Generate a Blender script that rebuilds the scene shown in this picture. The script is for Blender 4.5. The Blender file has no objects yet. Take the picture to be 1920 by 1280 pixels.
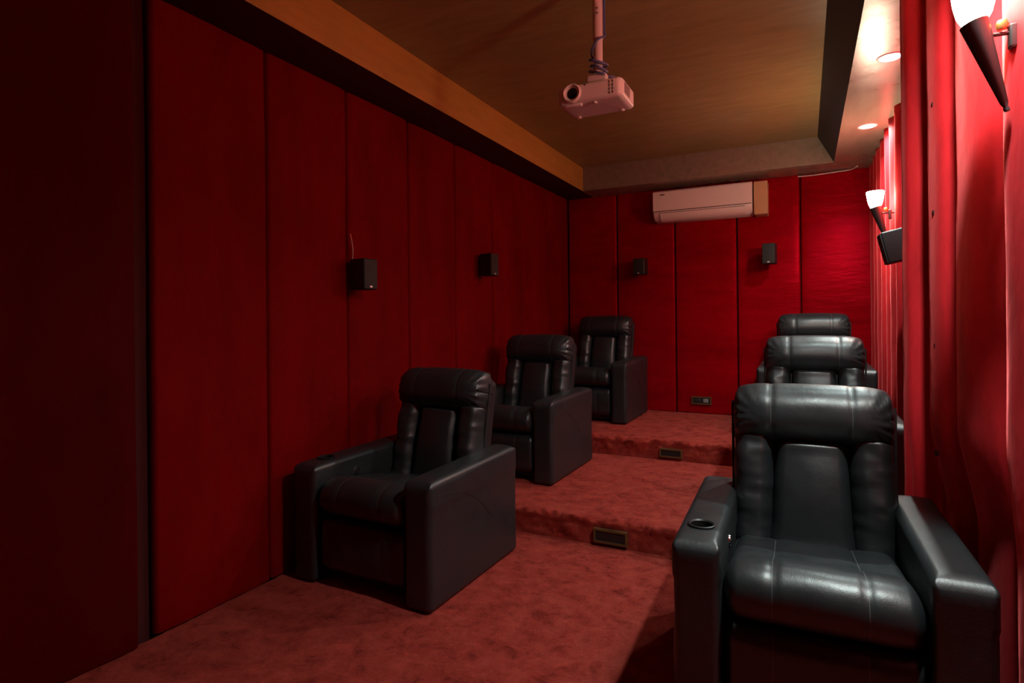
import bpy, bmesh, math, random
from math import sin, cos, pi, radians, tan, exp, sqrt
from mathutils import Vector, Matrix, noise
from mathutils.bvhtree import BVHTree

random.seed(4)
C = bpy.context.scene.collection
S = bpy.context.scene

# ------------------------------------------------------------------ camera
F, YAW, CY, ROLL, H = 1087.29, 26.7828, 598.9, -0.5962, 1.40
cam_data = bpy.data.cameras.new('camera')
cam = bpy.data.objects.new('camera', cam_data)
C.objects.link(cam)
cam_data.sensor_width = 36.0
cam_data.lens = F / 1920 * 36.0
cam_data.shift_y = -(640 - CY) / 1920
cam_data.clip_start = 0.05
Rm = Matrix.Rotation(radians(YAW), 4, 'Z') @ Matrix.Rotation(radians(90), 4, 'X') @ Matrix.Rotation(radians(ROLL), 4, 'Z')
cam.matrix_world = Matrix.Translation((0, 0, H)) @ Rm
S.camera = cam

# ------------------------------------------------------------------ world, exposure
w = bpy.data.worlds.new('world')
S.world = w
w.use_nodes = True
w.node_tree.nodes['Background'].inputs[0].default_value = (0.02, 0.015, 0.015, 1)
w.node_tree.nodes['Background'].inputs[1].default_value = 0.3
S.view_settings.view_transform = 'Standard'
S.view_settings.look = 'None'
S.view_settings.exposure = 0.0
S.view_settings.gamma = 1.0
S.view_settings.use_curve_mapping = False
SCONCE_E = 100.0
DOWN_W = 20.0
WARM = (1.0, 0.72, 0.50)
COOL = (0.80, 1.0, 0.97)

# ------------------------------------------------------------------ room numbers (metres)
XL, XR, YB, YF = -2.60, 0.72, 6.72, -1.60
Y1, Y2, H1, H2 = 3.44, 5.11, 0.164, 0.332
XS, ZS, ZC, YS = -2.26, 2.865, 3.129, 6.32
BT, BB = 0.10, 0.262      # leaning inner face of the right soffit: x at its top, x at its bottom


# ------------------------------------------------------------------ materials
def mat(name, col, rough=0.5, metal=0.0, spec=0.5, sheen=0.0, sheen_tint=(1, 1, 1), sheen_rough=0.3, coat=0.0,
        emit=None, es=0.0):
    m = bpy.data.materials.new(name)
    m.use_nodes = True
    b = m.node_tree.nodes['Principled BSDF']
    b.inputs['Base Color'].default_value = (*col, 1)
    b.inputs['Roughness'].default_value = rough
    b.inputs['Metallic'].default_value = metal
    b.inputs['Specular IOR Level'].default_value = spec
    b.inputs['Sheen Weight'].default_value = sheen
    b.inputs['Sheen Tint'].default_value = (*sheen_tint, 1)
    b.inputs['Sheen Roughness'].default_value = sheen_rough
    b.inputs['Coat Weight'].default_value = coat
    if emit:
        b.inputs['Emission Color'].default_value = (*emit, 1)
        b.inputs['Emission Strength'].default_value = es
    return m


def nz(m, scale, detail=4, rough=0.6, stretch=None, dist=0.0):
    nt = m.node_tree
    tc = nt.nodes.new('ShaderNodeTexCoord')
    src = tc.outputs['Object']
    if stretch:
        mp = nt.nodes.new('ShaderNodeMapping')
        mp.inputs['Scale'].default_value = stretch
        nt.links.new(src, mp.inputs[0])
        src = mp.outputs[0]
    n = nt.nodes.new('ShaderNodeTexNoise')
    n.inputs['Scale'].default_value = scale
    n.inputs['Detail'].default_value = detail
    n.inputs['Roughness'].default_value = rough
    n.inputs['Distortion'].default_value = dist
    nt.links.new(src, n.inputs['Vector'])
    return n.outputs['Fac']


def ramp(m, fac, stops):
    r = m.node_tree.nodes.new('ShaderNodeValToRGB')
    e = r.color_ramp.elements
    e[0].position, e[0].color = stops[0][0], (*stops[0][1], 1)
    e[1].position, e[1].color = stops[-1][0], (*stops[-1][1], 1)
    for p, c in stops[1:-1]:
        x = e.new(p)
        x.color = (*c, 1)
    m.node_tree.links.new(fac, r.inputs[0])
    return r.outputs[0]


def to_color(m, out):
    m.node_tree.links.new(out, m.node_tree.nodes['Principled BSDF'].inputs['Base Color'])


def to_rough(m, fac, lo, hi):
    nt = m.node_tree
    r = nt.nodes.new('ShaderNodeMapRange')
    r.inputs['From Min'].default_value = 0.3
    r.inputs['From Max'].default_value = 0.7
    r.inputs['To Min'].default_value = lo
    r.inputs['To Max'].default_value = hi
    nt.links.new(fac, r.inputs['Value'])
    nt.links.new(r.outputs[0], nt.nodes['Principled BSDF'].inputs['Roughness'])


def bump(m, fac, strength, dist, prev=None):
    nt = m.node_tree
    b = nt.nodes.new('ShaderNodeBump')
    b.inputs['Strength'].default_value = strength
    b.inputs['Distance'].default_value = dist
    nt.links.new(fac, b.inputs['Height'])
    if prev:
        nt.links.new(prev, b.inputs['Normal'])
    nt.links.new(b.outputs[0], nt.nodes['Principled BSDF'].inputs['Normal'])
    return b.outputs[0]


def leather(name, seams=0.0):
    m = mat(name, (0.017, 0.019, 0.021), 0.42, spec=0.75)
    n1 = nz(m, 9, 3)
    to_rough(m, n1, 0.37, 0.47)
    nt = m.node_tree
    tc = nt.nodes.new('ShaderNodeTexCoord')
    v = nt.nodes.new('ShaderNodeTexVoronoi')
    v.inputs['Scale'].default_value = 260
    nt.links.new(tc.outputs['Object'], v.inputs['Vector'])
    p = bump(m, v.outputs['Distance'], 0.12, 0.001)
    bump(m, nz(m, 22, 3), 0.25, 0.004, p)
    if seams:
        sx = nt.nodes.new('ShaderNodeSeparateXYZ')
        nt.links.new(tc.outputs['Object'], sx.inputs[0])
        a = nt.nodes.new('ShaderNodeMath'); a.operation = 'ABSOLUTE'
        nt.links.new(sx.outputs[0], a.inputs[0])
        c = nt.nodes.new('ShaderNodeMath'); c.operation = 'COMPARE'
        c.inputs[1].default_value = seams
        c.inputs[2].default_value = 0.0013
        nt.links.new(a.outputs[0], c.inputs[0])
        mx = nt.nodes.new('ShaderNodeMix'); mx.data_type = 'RGBA'
        mx.inputs['A'].default_value = (0.017, 0.019, 0.021, 1)
        mx.inputs['B'].default_value = (0.085, 0.085, 0.085, 1)
        nt.links.new(c.outputs[0], mx.inputs['Factor'])
        to_color(m, mx.outputs['Result'])
    return m


M = {}
M['leather'] = leather('black_leather')
M['leather_seam'] = leather('black_leather_stitched', 0.1545)
M['leather_seat'] = leather('black_leather_seat', 0.137)
M['leather_side'] = mat('black_leather_side', (0.022, 0.016, 0.016), 0.5, spec=0.4)
bump(M['leather_side'], nz(M['leather_side'], 160, 2), 0.12, 0.001)
M['thread'] = mat('grey_thread', (0.06, 0.05, 0.05), 0.7)
M['black'] = mat('black_plastic', (0.012, 0.012, 0.012), 0.45)
M['grille'] = mat('speaker_grille', (0.025, 0.025, 0.023), 0.7)
bump(M['grille'], nz(M['grille'], 400, 1), 0.4, 0.001)
M['chrome'] = mat('chrome', (0.6, 0.6, 0.6), 0.15, metal=1)
M['void'] = mat('cup_inside', (0.004, 0.004, 0.004), 0.5)


def velvet(name, col, sheen, rough=0.7, stretch=(1, 1, 0.3), bstr=0.25, lo=0.84, hi=1.16, tint=(1, 0.16, 0.16)):
    m = mat(name, col, rough, spec=0.06, sheen=sheen, sheen_tint=tint, sheen_rough=0.35)
    n = nz(m, 3.2, 6, 0.65, stretch, 0.4)
    c0 = tuple(c * lo for c in col)
    c1 = tuple(c * hi for c in col)
    to_color(m, ramp(m, n, [(0.35, c0), (0.65, c1)]))
    p = bump(m, nz(m, 5, 4, 0.6, stretch), bstr, 0.02)
    bump(m, nz(m, 300, 2), 0.1, 0.001, p)
    return m


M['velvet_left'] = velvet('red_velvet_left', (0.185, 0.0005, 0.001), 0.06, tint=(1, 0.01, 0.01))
M['velvet_left_shaded'] = velvet('red_velvet_left_shaded', (0.075, 0.0003, 0.0005), 0.04, tint=(1, 0.01, 0.01))  # left velvet again, shade of the near end put into a darker base
M['slate'] = mat('dark_slate_face', (0.010, 0.032, 0.060), 0.5)  # darker, bluer tone for the leaning face of the right soffit
M['soffit_shade'] = mat('dark_red_soffit_shade', (0.05, 0.006, 0.006), 0.8, spec=0.1)  # shade and red bounce under the left soffit, put into the colour
M['velvet_back'] = velvet('red_satin_back', (0.30, 0.001, 0.005), 0.10, 0.45, (0.35, 1, 1.6), 0.5, tint=(1, 0.05, 0.08))
_nt = M['velvet_back'].node_tree.nodes['Principled BSDF'].inputs
_nt['Specular IOR Level'].default_value = 0.7
_nt['Specular Tint'].default_value = (1, 0.01, 0.06, 1)
_nt['Roughness'].default_value = 0.33
M['curtain'] = velvet('red_velvet_curtain', (0.62, 0.020, 0.027), 0.9, 0.62, (1, 1, 0.3), 0.4, 0.65, 1.25)
M['wall_dark'] = mat('dark_red_backing', (0.06, 0.002, 0.002), 0.9)

m = M['carpet'] = mat('red_carpet', (0.42, 0.03, 0.02), 0.95, spec=0.1, sheen=0.35, sheen_tint=(1, 0.25, 0.2), sheen_rough=0.5)
n = nz(m, 8.5, 8, 0.78, None, 0.3)
to_color(m, ramp(m, n, [(0.36, (0.20, 0.008, 0.005)), (0.45, (0.42, 0.034, 0.022)), (0.62, (0.60, 0.072, 0.048))]))
p = bump(m, nz(m, 90, 4, 0.8), 0.9, 0.012)
bump(m, nz(m, 260, 3, 0.8), 1.0, 0.006, p)


def wood(name, a, b, rough, stretch):
    m = mat(name, a, rough, spec=0.5)
    n = nz(m, 3, 6, 0.6, stretch, 0.6)
    to_color(m, ramp(m, n, [(0.3, a), (0.7, b)]))
    to_rough(m, nz(m, 2.3, 3), rough - 0.06, rough + 0.08)
    bump(m, nz(m, 1.6, 3), 0.10, 0.05)
    return m


M['ceiling'] = wood('brown_laminate_ceiling', (0.22, 0.185, 0.070), (0.30, 0.25, 0.105), 0.38, (1, 6, 6))
M['soffit'] = wood('brown_laminate_soffit', (0.44, 0.28, 0.05), (0.54, 0.35, 0.07), 0.42, (6, 1, 6))
M['soffit_cool_light'] = wood('laminate_soffit_cool_light', (0.20, 0.175, 0.13), (0.27, 0.235, 0.18), 0.28, (6, 1, 6))  # same laminate, the cooler light on back and right put into its colour
M['white'] = mat('white_plastic', (0.86, 0.86, 0.86), 0.35)
M['whitepaint'] = mat('white_painted_metal', (0.75, 0.70, 0.70), 0.4)
M['grey'] = mat('grey_vent', (0.25, 0.22, 0.21), 0.6)
M['blue'] = mat('blue_cable', (0.10, 0.13, 0.32), 0.5)
M['lens'] = mat('lens_glass', (0.005, 0.01, 0.008), 0.06, coat=1)
M['beige'] = mat('beige_board', (0.62, 0.42, 0.24), 0.6)
M['dull_brass'] = mat('dull_brass', (0.16, 0.085, 0.03), 0.5, metal=0.4)
M['brass'] = mat('brass', (0.55, 0.36, 0.12), 0.35, metal=0.8)
M['darkmetal'] = mat('dark_bronze', (0.05, 0.045, 0.045), 0.4, metal=0.5)
M['badge'] = mat('silver_badge', (0.7, 0.7, 0.7), 0.3, metal=0.3)
M['mark'] = mat('dark_mark', (0.03, 0.02, 0.03), 0.5)
M['glass_lit'] = mat('lit_frosted_glass', (1, 0.95, 0.9), 0.4, emit=WARM, es=SCONCE_E)
M['glass_lit_far'] = mat('lit_frosted_glass_brighter_bulb', (1, 0.95, 0.9), 0.4, emit=WARM, es=SCONCE_E * 1.7)
M['led'] = mat('led_disc', (1, 1, 1), 0.4, emit=COOL, es=14)
M['wire'] = mat('pale_wire', (0.75, 0.5, 0.45), 0.6)
M['hem'] = mat('brown_hem', (0.30, 0.17, 0.13), 0.7)


# ------------------------------------------------------------------ mesh helpers
def link(name, verts, faces, m, parent=None, smooth=True):
    me = bpy.data.meshes.new(name)
    me.from_pydata([tuple(v) for v in verts], [], faces)
    me.validate()
    bm = bmesh.new()
    bm.from_mesh(me)
    bmesh.ops.remove_doubles(bm, verts=bm.verts, dist=1e-5)
    bmesh.ops.recalc_face_normals(bm, faces=bm.faces)
    bm.to_mesh(me)
    bm.free()
    if smooth:
        me.polygons.foreach_set('use_smooth', [True] * len(me.polygons))
        if smooth == 'auto':
            me.set_sharp_from_angle(angle=radians(40))
    o = bpy.data.objects.new(name, me)
    C.objects.link(o)
    me.materials.append(m)
    if parent:
        o.parent = parent
    return o


class Geo:
    def __init__(s):
        s.v, s.f = [], []

    def add(s, v, f, M_=None):
        k = len(s.v)
        s.v += [(M_ @ Vector(p)) if M_ else Vector(p) for p in v]
        s.f += [tuple(i + k for i in q) for q in f]
        return s

    def link(s, name, m, parent=None, smooth='auto'):
        return link(name, s.v, s.f, m, parent, smooth)


def rbox_geo(size, r=0.01, k=3, step=10.0, fn=None, center=(0, 0, 0)):
    """rounded box; r may be three radii; step = largest quad on the flat parts; fn(v)->v bends it"""
    if not isinstance(r, tuple):
        r = (r, r, r)
    hs = [size[i] / 2 for i in range(3)]
    r = [min(r[i], hs[i] * 0.999) for i in range(3)]
    inner = [hs[i] - r[i] for i in range(3)]
    coords = []
    for i in range(3):
        L = []
        for j in range(k + 1):
            L.append(('c', -1, tan(pi / 4 * (1 - j / k))))
        n = max(1, int(math.ceil(2 * inner[i] / step)))
        for j in range(1, n):
            L.append(('f', -inner[i] + 2 * inner[i] * j / n, 0))
        for j in range(k + 1):
            L.append(('c', 1, tan(pi / 4 * j / k)))
        coords.append(L)

    def ev(i, e):
        if e[0] == 'c':
            return e[1] * inner[i], e[1] * e[2]
        return e[1], 0.0
    g = Geo()
    for ax in range(3):
        a, b = (ax + 1) % 3, (ax + 2) % 3
        for sgn in (-1, 1):
            vs = []
            na, nb = len(coords[a]), len(coords[b])
            for ea in coords[a]:
                for eb in coords[b]:
                    base = [0, 0, 0]
                    d = [0, 0, 0]
                    base[a], d[a] = ev(a, ea)
                    base[b], d[b] = ev(b, eb)
                    base[ax], d[ax] = sgn * inner[ax], sgn
                    l = sqrt(sum(t * t for t in d))
                    vs.append(Vector([base[t] + d[t] / l * r[t] + center[t] for t in range(3)]))
            fs = []
            for i in range(na - 1):
                for j in range(nb - 1):
                    q = (i * nb + j, (i + 1) * nb + j, (i + 1) * nb + j + 1, i * nb + j + 1)
                    fs.append(q if sgn > 0 else q[::-1])
            g.add(vs, fs)
    if fn:
        g.v = [fn(v) for v in g.v]
    return g


def box_geo(x0, x1, y0, y1, z0, z1):
    v = [(x0, y0, z0), (x1, y0, z0), (x1, y1, z0), (x0, y1, z0), (x0, y0, z1), (x1, y0, z1), (x1, y1, z1), (x0, y1, z1)]
    f = [(3, 2, 1, 0), (4, 5, 6, 7), (0, 1, 5, 4), (1, 2, 6, 5), (2, 3, 7, 6), (3, 0, 4, 7)]
    return Geo().add(v, f)


def lathe_geo(prof, n=32, M_=None, cap=False):
    v, f = [], []
    for r, z in prof:
        for i in range(n):
            a = 2 * pi * i / n
            v.append((r * cos(a), r * sin(a), z))
    for j in range(len(prof) - 1):
        for i in range(n):
            f.append((j * n + i, j * n + (i + 1) % n, (j + 1) * n + (i + 1) % n, (j + 1) * n + i))
    if cap:
        f.append(tuple(range(n))[::-1])
        f.append(tuple((len(prof) - 1) * n + i for i in range(n)))
    return Geo().add(v, f, M_)


def tube_geo(pts, r, n=8):
    pts = [Vector(p) for p in pts]
    v, f = [], []
    up = Vector((0.13, 0.2, 1)).normalized()
    for i, p in enumerate(pts):
        t = (pts[min(i + 1, len(pts) - 1)] - pts[max(i - 1, 0)]).normalized()
        a = t.cross(up)
        if a.length < 0.05:
            a = t.cross(Vector((1, 0, 0)))
        a.normalize()
        b = t.cross(a)
        for k in range(n):
            q = 2 * pi * k / n
            v.append(p + a * (r * cos(q)) + b * (r * sin(q)))
    for i in range(len(pts) - 1):
        for k in range(n):
            f.append((i * n + k, i * n + (k + 1) % n, (i + 1) * n + (k + 1) % n, (i + 1) * n + k))
    f.append(tuple(range(n)))
    f.append(tuple((len(pts) - 1) * n + k for k in range(n))[::-1])
    return Geo().add(v, f)


def spline(pts, n=8):
    """Catmull-Rom through the points"""
    P = [Vector(p) for p in pts]
    P = [P[0] * 2 - P[1]] + P + [P[-1] * 2 - P[-2]]
    out = []
    for i in range(1, len(P) - 2):
        for k in range(n):
            t = k / n
            a, b, c, d = P[i - 1], P[i], P[i + 1], P[i + 2]
            out.append(0.5 * ((2 * b) + (c - a) * t + (2 * a - 5 * b + 4 * c - d) * t * t + (3 * b - a - 3 * c + d) * t ** 3))
    out.append(P[-2])
    return out


def axis_m(p, q):
    """matrix whose z axis runs from p to q, origin p"""
    p, q = Vector(p), Vector(q)
    return Matrix.Translation(p) @ (q - p).to_track_quat('Z', 'Y').to_matrix().to_4x4()


def tag(o, label, cat, group=None):
    o['label'] = label
    o['category'] = cat
    if group:
        o['group'] = group
    return o


def struct(o):
    o['kind'] = 'structure'
    return o


def thing(name, label, cat, loc, rz=0, group=None):
    o = bpy.data.objects.new(name, None)
    o.empty_display_size = 0.1
    C.objects.link(o)
    o.location = loc
    o.rotation_euler = (0, 0, rz)
    return tag(o, label, cat, group)


def dup(root, loc, rz, label):
    r = root.copy()
    C.objects.link(r)
    r.location = loc
    r.rotation_euler = (0, 0, rz)
    r['label'] = label
    for ch in list(root.children):
        c = ch.copy()
        C.objects.link(c)
        c.parent = r
        for g in list(ch.children):
            d = g.copy()
            C.objects.link(d)
            d.parent = c
    return r


def nv(x, y, z):
    return noise.noise(Vector((x, y, z)))


# ------------------------------------------------------------------ floor and carpeted platforms
def floor_sheet(name, prof, x0=XL, x1=XR, dx=0.025, amp=0.003):
    v, f = [], []
    nx = int((x1 - x0) / dx) + 1
    for i in range(nx + 1):
        x = x0 + (x1 - x0) * i / nx
        for (y, z, a) in prof:
            d = nv(x * 9, y * 9, z * 9) * amp * a + nv(x * 26, y * 26, z * 26) * amp * a * 0.8
            v.append((x, y - (d if a > 1.5 else 0), z + d))
    n = len(prof)
    for i in range(nx):
        for j in range(n - 1):
            f.append((i * n + j, i * n + j + 1, (i + 1) * n + j + 1, (i + 1) * n + j))
    return v, f


def run(y0, y1, z, dy=0.03, a=1):
    n = max(1, int((y1 - y0) / dy))
    return [(y0 + (y1 - y0) * i / n, z, a) for i in range(n + 1)]


v, f = floor_sheet('floor', [(YF, -0.1, 0)] + run(YF, Y1 + 0.03, 0) + [(Y1 + 0.03, -0.1, 0)])
struct(link('floor', v, f, M['carpet']))


def platform(name, y, z0, z1, yend):
    r = 0.032
    prof = [(y + 0.06, z0 - 0.08, 0), (y, z0 - 0.08, 0), (y, z0, 1)]
    n = 7
    for i in range(1, n):
        prof.append((y, z0 + (z1 - r - z0) * i / n, 6.0))
    for i in range(7):
        a = pi / 2 * i / 6
        prof.append((y - 0.008 + r - r * cos(a), z1 - r + r * sin(a), 7.0))
    prof += run(y + r + 0.02, yend, z1)[0:]
    v, f = floor_sheet(name, prof, dx=0.02)
    return struct(link(name, v, f, M['carpet']))


platform('floor_platform', Y1, 0.0, H1, Y2 + 0.05)
platform('floor_platform', Y2, H1, H2, YB)

# ------------------------------------------------------------------ walls
wl = struct(box_geo(XL - 0.15, XL - 0.045, YF, YB + 0.2, -0.1, 3.3).link('wall_left', M['wall_dark'], smooth=False))
wb = struct(box_geo(XL - 0.15, XR + 0.2, YB + 0.045, YB + 0.2, -0.1, 3.3).link('wall_back', M['wall_dark'], smooth=False))
wr = struct(box_geo(XR, XR + 0.15, YF, YB + 0.2, -0.1, 3.3).link('wall_right', M['wall_dark'], smooth=False))
wf = struct(box_geo(XL - 0.15, XR + 0.2, YF - 0.15, YF, -0.1, 3.3).link('wall_front', M['wall_dark'], smooth=False))

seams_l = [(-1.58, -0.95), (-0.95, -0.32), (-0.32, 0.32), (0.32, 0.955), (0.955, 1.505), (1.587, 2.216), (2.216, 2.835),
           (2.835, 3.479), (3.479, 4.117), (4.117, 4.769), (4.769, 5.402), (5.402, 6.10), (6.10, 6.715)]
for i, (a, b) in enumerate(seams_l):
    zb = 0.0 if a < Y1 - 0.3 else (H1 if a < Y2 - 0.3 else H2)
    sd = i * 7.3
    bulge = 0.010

    def fn(v, sd=sd, a=a, b=b, last=(i == 4)):
        t = (v.y - a) / (b - a)
        if v.x > XL - 0.03:
            v.x += 0.008 * (1 - (2 * t - 1) ** 4) + 0.004 * nv(v.y * 5 + sd, v.z * 0.9, sd) + 0.0022 * nv(v.y * 14, v.z * 2.2 + sd, 2)
            if last:
                v.x += 0.03 * t * t
        v.y += 0.004 * nv(v.z * 1.1, sd, 1.0) * (1 if 0.05 < t < 0.95 else 1)
        return v
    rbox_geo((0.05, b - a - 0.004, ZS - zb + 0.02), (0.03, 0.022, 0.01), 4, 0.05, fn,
             (XL - 0.025, (a + b) / 2, (ZS + zb) / 2 + 0.01)).link('fabric_panel', M['velvet_left_shaded' if i < 5 else 'velvet_left'], wl)

seams_b = [(XL, -1.99), (-1.98, -1.315), (-1.305, -0.655), (-0.645, -0.033), (-0.027, 0.66)]
for i, (a, b) in enumerate(seams_b):
    def fn(v, sd=i * 5.1 + 40, a=a, b=b):
        t = (v.x - a) / (b - a)
        if v.y < YB + 0.03:
            v.y -= 0.006 * (1 - (2 * t - 1) ** 4) + 0.005 * nv(v.x * 1.5 + sd, v.z * 3.2, sd)
        return v
    rbox_geo((b - a, 0.05, ZS - H2 + 0.02), (0.016, 0.03, 0.01), 3, 0.045, fn,
             ((a + b) / 2, YB + 0.025, (ZS + H2) / 2 + 0.01)).link('fabric_panel', M['velvet_back'], wb)

# front wall behind the camera: same fabric
rbox_geo((3.3, 0.04, 2.84), 0.01, 2, 0.3, None, (-0.94, YF + 0.02, 1.42)).link('fabric_panel', M['velvet_left'], wf)

# ------------------------------------------------------------------ ceiling and soffits
struct(box_geo(XL - 0.15, XR + 0.2, YF - 0.15, YB + 0.2, ZC, ZC + 0.15).link('ceiling', M['ceiling'], smooth=False))
t1 = struct(rbox_geo((XS - XL + 0.2, YB - YF + 0.2, 0.3), 0.004, 2, center=((XS + XL - 0.2) / 2, (YB + YF) / 2, ZS + 0.15)).link('trim_1', M['soffit']))
t1.data.materials.append(M['soffit_shade'])
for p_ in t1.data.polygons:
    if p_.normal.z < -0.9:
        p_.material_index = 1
t2 = struct(rbox_geo((XR - XS + 0.1, 0.55, 0.3), 0.004, 2, center=((XR + XS + 0.1) / 2, YS + 0.275, ZS + 0.151)).link('trim_2', M['soffit_cool_light']))
v = [(BB, YF, ZS), (XR + 0.1, YF, ZS), (XR + 0.1, YF, ZC + 0.05), (BT, YF, ZC + 0.05)]
v += [(x, YS + 0.02, z) for x, y, z in v]
t3 = struct(link('trim_3', v, [(0, 1, 2, 3), (7, 6, 5, 4), (0, 4, 5, 1), (1, 5, 6, 2), (2, 6, 7, 3), (3, 7, 4, 0)], M['soffit_cool_light'], smooth=False))
t3.data.materials.append(M['slate'])
for p_ in t3.data.polygons:
    if p_.normal.x < -0.5:
        p_.material_index = 1


# ------------------------------------------------------------------ curtains
def curtain(name, path, z0, z1, label, group=None, dz=0.06):
    pts = spline(path, 9)
    n = len(pts)
    nz_ = int((z1 - z0) / dz)
    v, f = [], []
    for k in range(nz_ + 1):
        z = z0 + (z1 - z0) * k / nz_
        for i, p in enumerate(pts):
            wv = 0.006 * nv(p.y * 3, z * 1.3, 5.5) + 0.003 * nv(p.y * 16, z * 3.5, 9)
            push = 0.055 * min(1, max(0, (0.95 - z) / 0.3)) * (1 if 2.3 < p.y < 3.02 else 0.35 if p.y < 3.12 else 0)
            v.append((p.x + wv + push, p.y + 0.006 * nv(p.x * 9, z * 1.1, 3), z))
    for k in range(nz_):
        for i in range(n - 1):
            f.append((k * n + i, k * n + i + 1, (k + 1) * n + i + 1, (k + 1) * n + i))
    o = link(name, v, f, M['curtain'])
    md = o.modifiers.new('thick', 'SOLIDIFY')
    md.thickness = 0.006
    md.offset = 0
    return tag(o, label, 'curtain')


near = [(0.64, 3.22, 0), (0.55, 3.225, 0), (0.45, 3.215, 0), (0.404, 3.17, 0), (0.408, 3.10, 0), (0.440, 3.07, 0), (0.485, 3.055, 0), (0.497, 3.02, 0), (0.475, 2.965, 0), (0.458, 2.90, 0), (0.463, 2.83, 0),
        (0.482, 2.775, 0), (0.512, 2.74, 0), (0.522, 2.70, 0), (0.502, 2.63, 0), (0.498, 2.54, 0), (0.515, 2.45, 0), (0.548, 2.385, 0),
        (0.572, 2.345, 0), (0.555, 2.28, 0), (0.545, 2.20, 0), (0.575, 2.12, 0), (0.60, 2.05, 0), (0.57, 1.97, 0), (0.565, 1.85, 0),
        (0.60, 1.77, 0), (0.575, 1.68, 0), (0.57, 1.55, 0)]
y = 1.4
while y > YF + 0.1:
    near.append((0.60 if len(near) % 2 else 0.56, y, 0))
    y -= 0.13
cn = curtain('curtain', near, 0.0, ZS, 'heavy red velvet curtain hanging full height beside the nearest right recliner')
cn['group'] = 'red curtains along the right wall'
# gathered tacks along the bright fold
for z in (2.24, 1.81, 1.28, 2.75, 0.85):
    rbox_geo((0.012, 0.03, 0.02), 0.005, 3, center=(0.465, 2.83, z)).link('tack', M['wall_dark'], cn)
hem = tube_geo([(0.411 + 0.006 * nv(9.5, z * .1 * 1.3, 5.5), 3.185, 0.02 + z * 0.1) for z in range(0, 29)], 0.010, 8).link('hem', M['hem'], cn)

far = []
y = 6.70
k = 0
while y > 3.32:
    far.append((0.575 if k % 2 else 0.655, y, 0))
    y -= 0.12 + 0.05 * ((k * 7) % 3) / 2
    k += 1
cf = curtain('curtain', far, 0.0, ZS, 'pleated red curtain at the far end of the right wall behind the second sconce')
cf['group'] = 'red curtains along the right wall'
# hangs over the platforms: keep the cloth above each level
for vv in cf.data.vertices:
    lv = H2 if vv.co.y > Y2 else (H1 if vv.co.y > Y1 else 0.0)
    vv.co.z = max(vv.co.z, lv + 0.005)


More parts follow.
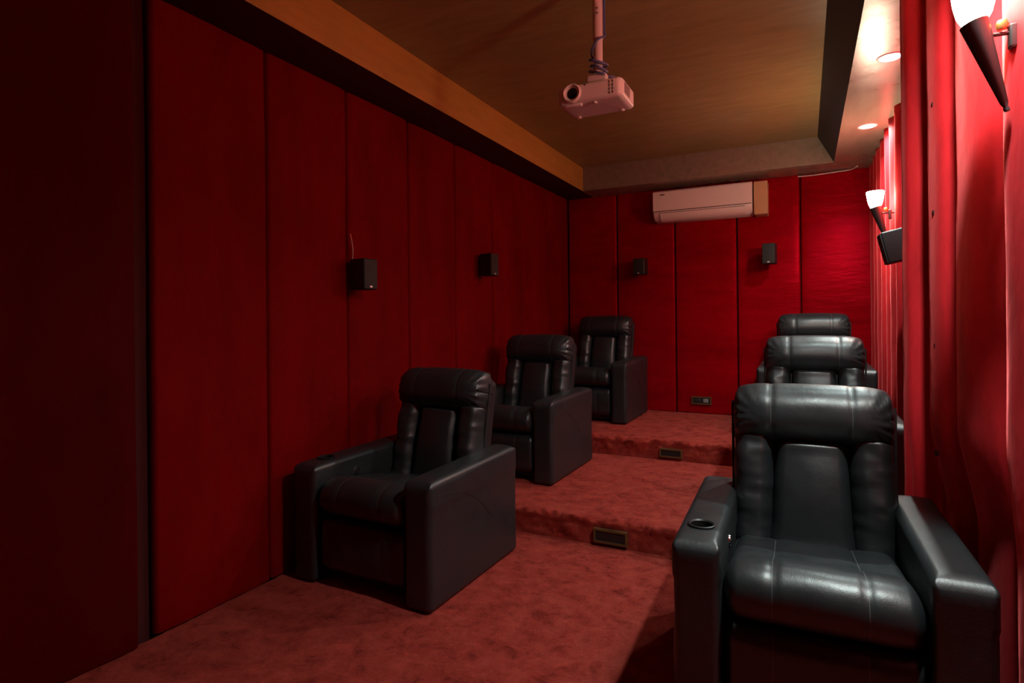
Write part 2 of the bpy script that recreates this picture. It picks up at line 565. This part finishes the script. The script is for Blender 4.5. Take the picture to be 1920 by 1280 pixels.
# ------------------------------------------------------------------ recliners
def build_recliner(label, loc, rz):
    t = thing('recliner', label, 'armchair', loc, rz, 'black leather recliners in two columns')
    W, AW, D, AH = 0.92, 0.165, 0.90, 0.625

    def arm(s):
        cx = s * (W / 2 - AW / 2)

        def fn(v):
            # body a little slimmer than the padded top, top dips softly from back to front
            u = (v.y) / D
            if v.z > 0.5:
                v.z += 0.012 * (u - 0.4) - 0.05 * max(0, 0.10 - u) ** 1 * 0.5
                v.z += 0.006 * cos((v.x - cx) / (AW / 2) * pi / 2)
            else:
                v.x = cx + (v.x - cx) * 0.955
            if 0.1 < v.z < 0.6:
                v.x += 0.004 * nv(v.y * 4, v.z * 4, s * 3)
            rr = 0.065
            for yc, sg in ((rr - 0.004, -1), (D - rr * 0.6, 1)):
                q = rr if sg < 0 else rr * 0.6
                dy, dz = (v.y - yc) * sg, v.z - (AH + 0.004 - q)
                if dy > 0 and dz > 0 and dy * dy + dz * dz > q * q:
                    l = sqrt(dy * dy + dz * dz)
                    v.y = yc + sg * dy * q / l
                    v.z = AH + 0.004 - q + dz * q / l
            v.y += 0.003 * nv(v.x * 7, v.z * 5, 2 + s)
            return v
        g = rbox_geo((AW, D, AH), (0.030, 0.028, 0.030), 5, 0.02, fn, (cx, D / 2, AH / 2 + 0.004))
        return g, cx

    for s in (-1, 1):
        g, cx = arm(s)
        bvh = BVHTree.FromPolygons([tuple(q) for q in g.v], g.f)
        if s < 0:
            o = g.link('armrest', M['leather_side'], None, True)
            cup = lathe_geo([(0.0001, -0.10), (0.041, -0.10), (0.041, 0.05), (0.0001, 0.05)], 40,
                            Matrix.Translation((cx - 0.0, 0.17, AH + 0.004)))
            cut = cup.link('cutter', M['void'], None, False)
            md = o.modifiers.new('b', 'BOOLEAN')
            md.object = cut
            md.operation = 'DIFFERENCE'
            md.solver = 'EXACT'
            dg = bpy.context.evaluated_depsgraph_get()
            me = bpy.data.meshes.new_from_object(o.evaluated_get(dg))
            o.modifiers.clear()
            o.data = me
            bpy.data.objects.remove(cut, do_unlink=True)
            me.set_sharp_from_angle(angle=radians(50))
            o.parent = t
        else:
            o = g.link('armrest', M['leather'], t, True)
        o.data.materials.clear()
        o.data.materials.append(M['leather'])
        # stitched seam on the outer face of the arm
        xo = s * (W / 2 + 0.0005)
        pts = spline([(xo - s * 0.004, 0.055, 0.555), (xo, 0.16, 0.545), (xo, 0.32, 0.50), (xo, 0.46, 0.42), (xo, 0.58, 0.31)], 8)
        hit = [bvh.ray_cast(Vector((s * 0.6, p.y, p.z)), Vector((-s, 0, 0)))[0] for p in pts]
        pts = [h for h in hit if h is not None]
        tube_geo(pts, 0.0019, 6).link('stitching', M['leather_side'], o)
        if s < 0:
            lathe_geo([(0.0405, -0.085), (0.0405, 0.0), (0.048, 0.003), (0.049, 0.0085), (0.044, 0.0105), (0.0385, 0.006), (0.037, -0.083), (0.0001, -0.083)],
                      40, Matrix.Translation((cx, 0.17, AH + 0.004))).link('cup_holder', M['black'], t)
            # round recline control on the inner face
            R = Matrix.Translation((cx + AW / 2 - 0.004, 0.33, 0.53)) @ Matrix.Rotation(pi / 2, 4, 'Y')
            b = lathe_geo([(0.0001, 0.004), (0.017, 0.004), (0.019, 0.007), (0.024, 0.007), (0.026, 0.0)], 28, R).link('control_button', M['chrome'], t)
            lathe_geo([(0.0001, 0.010), (0.012, 0.009), (0.014, 0.004)], 20, R).link('button_cap', M['black'], b)

    # base between the arms
    rbox_geo((0.60, 0.78, 0.25), 0.01, 2, 0.3, None, (0, 0.49, 0.155)).link('base', M['leather_side'], t)

    def seam(v, a=0.004, sx=0.1545):
        return a * (exp(-((abs(v.x) - sx) / 0.010) ** 2))

    # footrest panel
    def fn(v):
        if v.y < 0.09:
            v.y -= 0.016 * (1 - (abs(v.x) / 0.32) ** 4) * max(0, 1 - ((v.z - 0.215) / 0.17) ** 2)
            v.y += seam(v, 0.005, 0.137) + 0.004 * nv(v.x * 8, v.z * 10, 4)
        return v
    rbox_geo((0.582, 0.14, 0.29), (0.035, 0.06, 0.06), 6, 0.016, fn, (0, 0.098, 0.212)).link('footrest', M['leather_seat'], t, True)

    # seat cushion: a full roll at the front, falling towards the back
    def fn(v):
        e = 1 - min(1, abs(v.x) / 0.29) ** 4
        if v.z > 0.44:
            v.z += 0.022 * e * max(0, 1 - ((v.y - 0.09) / 0.16) ** 2) - 0.15 * max(0, (v.y - 0.12)) + 0.004 * nv(v.x * 7, v.y * 8, 1)
            v.z -= seam(v, 0.006, 0.137)
        if v.y < 0.10:
            v.y -= 0.014 * e + 0.004 * nv(v.x * 8, v.z * 8, 8)
            v.y += seam(v, 0.005, 0.137)
        return v
    rbox_geo((0.588, 0.68, 0.175), (0.05, 0.10, 0.085), 8, 0.016, fn, (0, 0.345, 0.455)).link('seat', M['leather_seat'], t, True)

    # backrest, built upright about (0, .66, .44) then leaned back
    P = Vector((0, 0.665, 0.43))
    Rb = Matrix.Translation(P) @ Matrix.Rotation(radians(-11), 4, 'X')

    def lean(g):
        g.v = [Rb @ v for v in g.v]
        return g

    def fnshell(v):
        v.x *= 1 + 0.03 * (v.z / 0.6)
        return v
    sh = lean(rbox_geo((0.61, 0.13, 0.72), 0.05, 5, 0.06, fnshell, (0, 0.105, 0.275))).link('back_shell', M['leather_side'], t, True)

    def fnhead(v):
        ax = abs(v.x) / 0.315
        # waisted edge, gathered corners, sagging lower lip
        g_ = max(0, ax - 0.62) / 0.38
        v.z += 0.010 * (1 - ax * ax) - 0.018 * g_ * g_ * (1 if v.z > 0.55 else -0.2)
        if v.y < 0.06:
            v.y -= 0.022 * (1 - ax ** 4) * max(0, 1 - ((v.z - 0.535) / 0.12) ** 2)
            v.y += 0.030 * g_ * g_
            ang = math.atan2(v.z - 0.53, abs(v.x) - 0.20)
            v.y += 0.0065 * g_ * sin(ang * 15 + 1.7 * nv(v.x * 6, v.z * 6, 3))
            v.y += seam(v, 0.005)
            v.y += 0.004 * nv(v.x * 6, v.z * 9, 12)
            if v.z < 0.50:
                v.y += 0.010 * (0.50 - v.z) / 0.08
        else:
            v.z -= seam(v, 0.004)
            v.z += 0.0045 * g_ * sin(v.y * 110)
        if v.z > 0.62:
            v.z -= seam(v, 0.003)
        return v
    lean(rbox_geo((0.635, 0.215, 0.262), (0.034, 0.100, 0.112), 10, 0.013, fnhead, (0, 0.035, 0.547))).link('headrest', M['leather_seam'], t, True)

    for s in (-1, 1):
        cx = s * 0.235

        def fnb(v):
            u = (v.z + 0.02) / 0.48
            v.x = cx + (v.x - cx) * (1 + 0.04 * sin(u * pi)) - s * 0.010 * u
            if v.y < 0.05:
                v.y -= 0.022 * sin(max(0.12, min(0.9, u)) * pi) * (1 - min(1, abs(v.x - cx) / 0.08) ** 2)
                v.y += 0.012 * nv(v.x * 5 + s * 9, v.z * 17, 2.0) + 0.005 * nv(v.x * 12, v.z * 36, s * 5)
            v.x += 0.003 * nv(1.0, v.z * 14, s * 4)
            return v
        lean(rbox_geo((0.158, 0.16, 0.52), (0.056, 0.078, 0.035), 9, 0.014, fnb, (cx, 0.038, 0.215))).link('side_bolster', M['leather'], t, True)

    def fnl(v):
        u = max(0, min(1, (v.z + 0.04) / 0.48))
        wd = 0.84 + 0.16 * (1 - u) + 0.10 * max(0, 0.25 - u) * 4
        v.x *= wd
        if v.y < 0.05:
            v.y -= 0.034 * (1 - min(1, abs(v.x) / 0.16) ** 2.2) * sin(max(0.15, min(0.88, u)) * pi)
            v.y += 0.005 * nv(v.x * 6, v.z * 7, 21)
            v.y += 0.006 * nv(v.x * 9, v.z * 20, 5) * max(0, 0.3 - u) * 3
        return v
    lean(rbox_geo((0.325, 0.15, 0.50), (0.052, 0.07, 0.032), 9, 0.014, fnl, (0, 0.048, 0.195))).link('lumbar_cushion', M['leather'], t, True)
    # piping along the side of the back
    for s in (-1, 1):
        pts = [Rb @ Vector((s * (0.308 + 0.010 * z / 0.5), 0.045, z)) for z in [0.02 * k for k in range(0, 31)]]
        tube_geo(pts, 0.006, 8).link('piping', M['leather_side'], sh)
    return t


r0 = build_recliner('nearest right recliner facing the camera, black leather, cup holder in its left arm', (0.033, 2.07, 0.0), radians(1.2))
dup(r0, (0.060, 3.84, H1), radians(0.5), 'right recliner on the first carpeted platform, second of three, only its head and shoulders showing')
dup(r0, (0.072, 5.58, H2), 0, 'right recliner on the top platform, farthest of three, only its headrest and arm tops showing')
dup(r0, (-2.045, 2.27, 0.0), radians(-1.0), 'nearest left recliner on the lower carpet floor, black leather, beside the red wall')
dup(r0, (-2.125, 3.94, H1), radians(-0.5), 'left recliner on the first carpeted platform, middle one of the left column')
dup(r0, (-2.055, 5.68, H2), 0, 'left recliner on the top platform in the back corner')


# ------------------------------------------------------------------ wall speakers
def speaker(loc, rz, tilt, label, size=(0.115, 0.125, 0.195), grp='small black wall speakers', gap=0.05):
    """local -y is the front; origin at the centre of the cabinet"""
    t = thing('wall_speaker', label, 'speaker', loc, 0, grp)
    t.rotation_euler = (tilt, 0, rz)
    w_, d, h = size
    rbox_geo((w_, d, h), 0.010, 3, center=(0, 0, 0)).link('cabinet', M['black'], t)
    rbox_geo((w_ * 0.94, 0.008, h * 0.96), 0.004, 2, center=(0, -d / 2 - 0.002, 0)).link('grille', M['grille'], t)
    rbox_geo((0.022, 0.003, 0.012), 0.0012, 2, center=(0.0, -d / 2 - 0.0065, -h * 0.41)).link('badge', M['badge'], t)
    tube_geo([(0, d / 2 - 0.01, 0), (0, d / 2 + gap, 0)], 0.012, 10).link('bracket', M['darkmetal'], t)
    return t


speaker((-2.495, 2.86, 1.695), radians(83), radians(0), 'black speaker on left wall, nearest and largest, with a pale wire above')
speaker((-2.495, 4.50, 1.885), radians(83), radians(0), 'black speaker on left wall, farther one, above the second left recliner')
speaker((-1.665, 6.56, 1.985), radians(-8), 0, 'black speaker on back wall above the corner recliner, casting a long shadow', size=(0.135, 0.12, 0.185), gap=0.10)
speaker((-0.315, 6.50, 2.045), radians(-8), 0, 'black speaker on back wall, lit one below the right end of the air conditioner', size=(0.125, 0.12, 0.21), gap=0.16)
speaker((0.512, 4.36, 1.835), radians(-90), radians(13), 'black speaker tilted down on the right curtain wall below the far sconce', size=(0.16, 0.13, 0.20), gap=0.03)
tag(tube_geo(spline([(-2.572, 2.83, 1.955), (-2.565, 2.835, 1.90), (-2.562, 2.84, 1.85), (-2.572, 2.845, 1.79)], 6), 0.0035, 6).link('speaker_wire', M['wire']),
    'short pale wire coming out of the left wall above the nearest speaker', 'wire')


# ------------------------------------------------------------------ sconces
def sconce(y, xw, z, label, glass='glass_lit'):
    t = thing('wall_sconce', label, 'wall light', (xw, y, z), 0, 'torch sconces on the right wall')
    tip, top = Vector((-0.004, 0, 0)), Vector((-0.078, 0, 0.268))
    A = axis_m(tip, top)
    L = (top - tip).length
    lathe_geo([(0.0001, -0.008), (0.007, -0.006), (0.008, 0.002), (0.006, 0.008), (0.010, 0.02), (0.036, L), (0.034, L + 0.002), (0.0001, L - 0.01)],
              32, A).link('torch_cone', M['darkmetal'], t)
    B = Matrix.Translation(top)
    lathe_geo([(0.0001, 0.002), (0.030, 0.0), (0.043, 0.025), (0.051, 0.06), (0.056, 0.10), (0.057, 0.115), (0.052, 0.117), (0.0001, 0.10)],
              32, B).link('glass_shade', M[glass], t)
    # arm to the wall and its small round fitting
    g = tube_geo([(-0.062, 0, 0.225), (0.0, 0, 0.222), (0.04, 0, 0.222)], 0.006, 10)
    a = g.link('arm', M['darkmetal'], t)
    lathe_geo([(0.0001, 0.03), (0.012, 0.026), (0.016, 0.014), (0.012, 0.0), (0.0001, -0.002)], 20, Matrix.Translation((-0.012, 0, 0.235))).link('finial', M['brass'], a)
    rbox_geo((0.02, 0.03, 0.07), 0.006, 3, center=(0.012, 0, 0.21)).link('wall_plate', M['darkmetal'], t)
    return t


s1 = sconce(2.17, 0.537, 2.00, 'torch-shaped wall sconce with lit glass, nearest, cut by the top edge')
s2 = sconce(5.00, 0.548, 1.925, 'torch-shaped wall sconce glowing at the far end of the right wall', 'glass_lit_far')


# ------------------------------------------------------------------ recessed ceiling lights
def downlight(y, label, power=1.0):
    t = thing('ceiling_light', label, 'ceiling light', (0.447, y, ZS), 0, 'recessed lights in the right soffit')
    lathe_geo([(0.052, 0.0), (0.056, -0.004), (0.066, -0.003), (0.068, 0.001)], 36).link('frame', M['whitepaint'], t)
    lathe_geo([(0.0001, -0.0025), (0.053, -0.0025), (0.053, 0.001)], 36).link('led_disc', M['led'], t)
    ld = bpy.data.lights.new('downlight_lamp', 'AREA')
    ld.shape = 'DISK'
    ld.size = 0.09
    ld.energy = DOWN_W * power
    ld.color = COOL
    ld.spread = radians(148)
    lo = bpy.data.objects.new('lamp', ld)
    C.objects.link(lo)
    lo.parent = t
    lo.location = (0, 0, -0.006)
    return t


for y, l, pw in ((1.98, 'recessed round light in the right soffit above the nearest recliner', 1.7),
                 (3.91, 'recessed round ceiling light, nearer and larger of the two in view', 1.0),
                 (5.245, 'recessed round ceiling light, farther of the two in view, near the back wall', 1.0)):
    downlight(y, l, pw)

# ------------------------------------------------------------------ projector
PX, PY, PZ = -0.925, 2.80, 2.505
pt = thing('projector', 'white ceiling projector with round lens hanging from a pole', 'projector', (PX, PY, PZ - 0.05))
bd = rbox_geo((0.33, 0.235, 0.095), (0.03, 0.03, 0.018), 5, 0.05, None, (0, 0, 0.05)).link('housing', M['white'], pt)
LM = Matrix.Translation((-0.085, -0.118, 0.052)) @ Matrix.Rotation(pi / 2, 4, 'X')
lr = lathe_geo([(0.047, -0.02), (0.046, 0.008), (0.041, 0.012), (0.037, 0.006), (0.036, -0.01), (0.0001, -0.01)], 40, LM).link('lens_ring', M['white'], pt)
lathe_geo([(0.0355, -0.008), (0.032, -0.002), (0.02, 0.002), (0.0001, 0.004)], 32, LM).link('lens', M['lens'], lr)
for k in range(2):
    for j in range(4):
        rbox_geo((0.006, 0.006, 0.013), 0.002, 1, center=(0.105 + k * 0.016, -0.1175, 0.024 + j * 0.017)).link('vent', M['grey'], pt)
rbox_geo((0.006, 0.09, 0.05), 0.002, 1, center=(0.1645, -0.03, 0.052)).link('side_vent', M['grey'], pt)
rbox_geo((0.008, 0.004, 0.008), 0.002, 1, center=(-0.02, -0.1175, 0.083)).link('sensor', M['mark'], pt)
rbox_geo((0.085, 0.02, 0.014), 0.004, 2, center=(-0.085, -0.095, -0.001)).link('lens_lip', M['white'], pt)
for x_, y_ in ((0.11, 0.08), (-0.12, 0.08), (0.02, -0.085)):
    lathe_geo([(0.0001, -0.006), (0.010, -0.006), (0.012, 0.004)], 16, Matrix.Translation((x_, y_, 0))).link('foot', M['whitepaint'], pt)
mt = thing('projector_mount', 'white metal pole mount hanging from the ceiling, holding the projector', 'ceiling mount', (PX + 0.015, PY - 0.01, PZ + 0.05))
hz = ZC - (PZ + 0.05)
lathe_geo([(0.026, 0.24), (0.026, hz - 0.01)], 28, None, True).link('pole', M['whitepaint'], mt)
lathe_geo([(0.022, 0.07), (0.022, 0.245)], 24, None, True).link('lower_pole', M['whitepaint'], mt)
rbox_geo((0.10, 0.05, 0.035), 0.008, 3, center=(-0.005, 0, 0.045)).link('swivel', M['whitepaint'], mt)
rbox_geo((0.15, 0.10, 0.008), 0.003, 2, center=(0, 0, 0.006)).link('bracket_plate', M['whitepaint'], mt)
lathe_geo([(0.0001, 0.006), (0.016, 0.008), (0.016, 0.035)], 16).link('joint', M['darkmetal'], mt)
lathe_geo([(0.05, hz - 0.012), (0.055, hz)], 28, None, True).link('ceiling_plate', M['whitepaint'], mt)
for zz in (0.36, 0.385):
    lathe_geo([(0.0001, 0), (0.0045, 0), (0.0045, 0.003)], 10, Matrix.Translation((0.004, -0.0255, zz)) @ Matrix.Rotation(pi / 2, 4, 'X')).link('screw', M['mark'], mt)
# blue cable down the pole, coiled at the joint
cx, cy, cz = PX + 0.015, PY - 0.01, PZ + 0.05
cb = [(cx + 0.034, cy, ZC - 0.002), (cx + 0.033, cy, cz + 0.40), (cx + 0.035, cy - 0.005, cz + 0.27), (cx + 0.038, cy - 0.01, cz + 0.245),
      (cx + 0.01, cy - 0.034, cz + 0.225), (cx - 0.024, cy - 0.02, cz + 0.19), (cx - 0.034, cy + 0.01, cz + 0.165), (cx - 0.01, cy + 0.03, cz + 0.15)]
for k in range(0, 30):
    a = k * 2 * pi / 10
    rr = 0.040 + 0.006 * sin(k * 1.7)
    cb.append((cx + rr * cos(a + 1.2), cy + rr * sin(a + 1.2), cz + 0.14 - k * 0.0028 + 0.012 * sin(a)))
cb += [(cx + 0.062, cy + 0.03, cz + 0.055), (cx + 0.062, cy + 0.09, cz + 0.05), (cx + 0.05, cy + 0.150, cz + 0.02), (cx + 0.05, cy + 0.150, cz - 0.03)]
cab = Geo()
cab.add([v_ - Vector((cx, cy, cz)) for v_ in tube_geo(spline(cb, 5), 0.006, 8).v], tube_geo(spline(cb, 5), 0.006, 8).f)
cab.link('cable', M['blue'], mt)['label'] = 'blue cable coiled around the pole'

# ------------------------------------------------------------------ air conditioner
def ac_profile():
    # (y outwards, z) with y=0 on the wall
    return [(0, 0), (0.03, 0.004), (0.10, 0.0), (0.155, 0.018), (0.20, 0.06), (0.215, 0.10), (0.218, 0.20), (0.215, 0.31), (0.205, 0.328), (0.0, 0.332)]


def extrude_x(prof, x0, x1, edge=0.006):
    v, f = [], []
    n = len(prof)
    cyy = sum(p[0] for p in prof) / n
    czz = sum(p[1] for p in prof) / n
    for x, s in ((x0, 0.96), (x0 + edge, 1.0), (x1 - edge, 1.0), (x1, 0.96)):
        for (a, b) in prof:
            v.append((x, -(cyy + (a - cyy) * s), czz + (b - czz) * s))
    for k in range(3):
        for i in range(n):
            f.append((k * n + i, k * n + (i + 1) % n, (k + 1) * n + (i + 1) % n, (k + 1) * n + i))
    f.append(tuple(range(n)))
    f.append(tuple(3 * n + i for i in range(n))[::-1])
    return Geo().add(v, f)


ac = thing('air_conditioner', 'white split air conditioner mounted high on the red back wall', 'air conditioner', (-0.985, 6.70, 2.475))
extrude_x([(a - 0.004, b) for a, b in ac_profile()], -0.51, 0.51).link('body', M['white'], ac)
extrude_x([(0.19, 0.107), (0.219, 0.109), (0.224, 0.20), (0.220, 0.315), (0.205, 0.33), (0.18, 0.33)], -0.512, 0.512).link('front_cover', M['white'], ac)
fl = extrude_x([(0.10, 0.000), (0.158, 0.008), (0.205, 0.052), (0.212, 0.083), (0.206, 0.083), (0.15, 0.03), (0.10, 0.012)], -0.44, 0.44).link('air_flap', M['white'], ac)
tube_geo([(-0.44, -0.2105, 0.087), (0.44, -0.2105, 0.087)], 0.0030, 6).link('flap_gap', M['grey'], ac)
tube_geo([(-0.505, -0.2185, 0.105), (0.505, -0.2185, 0.105)], 0.0035, 6).link('cover_gap', M['mark'], ac)
rbox_geo((0.052, 0.003, 0.011), 0.001, 1, center=(-0.41, -0.2245, 0.285)).link('badge', M['mark'], ac)
tag(rbox_geo((0.135, 0.20, 0.345), 0.012, 4, center=(-0.395, 6.61, 2.635)).link('pipe_cover', M['beige']),
    'beige box cover on the back wall against the right end of the air conditioner', 'cover')

# ------------------------------------------------------------------ sockets
def socket(loc, wdt, hgt, label, kind):
    t = thing('socket_plate', label, 'socket', loc, 0, 'low brass-edged sockets')
    g = Geo()
    b_ = 0.012
    for x0, x1, z0, z1 in ((-wdt / 2, wdt / 2, -hgt / 2, -hgt / 2 + b_), (-wdt / 2, wdt / 2, hgt / 2 - b_, hgt / 2),
                           (-wdt / 2, -wdt / 2 + b_, -hgt / 2 + b_, hgt / 2 - b_), (wdt / 2 - b_, wdt / 2, -hgt / 2 + b_, hgt / 2 - b_)):
        q = box_geo(x0, x1, -0.014, 0.01, z0, z1)
        g.add(q.v, q.f)
    g.link('frame', M['dull_brass'], t, False)
    box_geo(-wdt / 2 + 0.003, wdt / 2 - 0.003, -0.008, 0.01, -hgt / 2 + 0.003, hgt / 2 - 0.003).link('face', M['black'], t, False)
    if kind:
        rbox_geo((wdt * 0.36, 0.006, hgt * 0.55), 0.002, 1, center=(-wdt * 0.2, -0.010, 0)).link('switch', M['darkmetal'], t)
        rbox_geo((wdt * 0.26, 0.005, hgt * 0.5), 0.002, 1, center=(wdt * 0.22, -0.010, 0)).link('outlet', M['grey'], t)
    return t


socket((-1.033, YB - 0.013, 0.478), 0.21, 0.085, 'brass-edged socket plate low on the back wall above the top platform', True)
socket((-1.045, Y2 - 0.015, H1 + 0.066), 0.19, 0.075, 'small brass-framed socket in the riser of the upper platform', False)
socket((-1.07, Y1 - 0.015, 0.068), 0.21, 0.085, 'dark socket in the shaggy riser of the lower platform', False)

# white wire along the top of the back wall
tag(tube_geo(spline([(-0.05, 6.69, 2.845), (0.12, 6.685, 2.843), (0.30, 6.68, 2.85), (0.42, 6.66, 2.853), (0.47, 6.55, 2.856)], 6), 0.006, 6).link('ceiling_wire', M['whitepaint']),
    'thin white wire running under the back soffit at the right corner', 'wire')
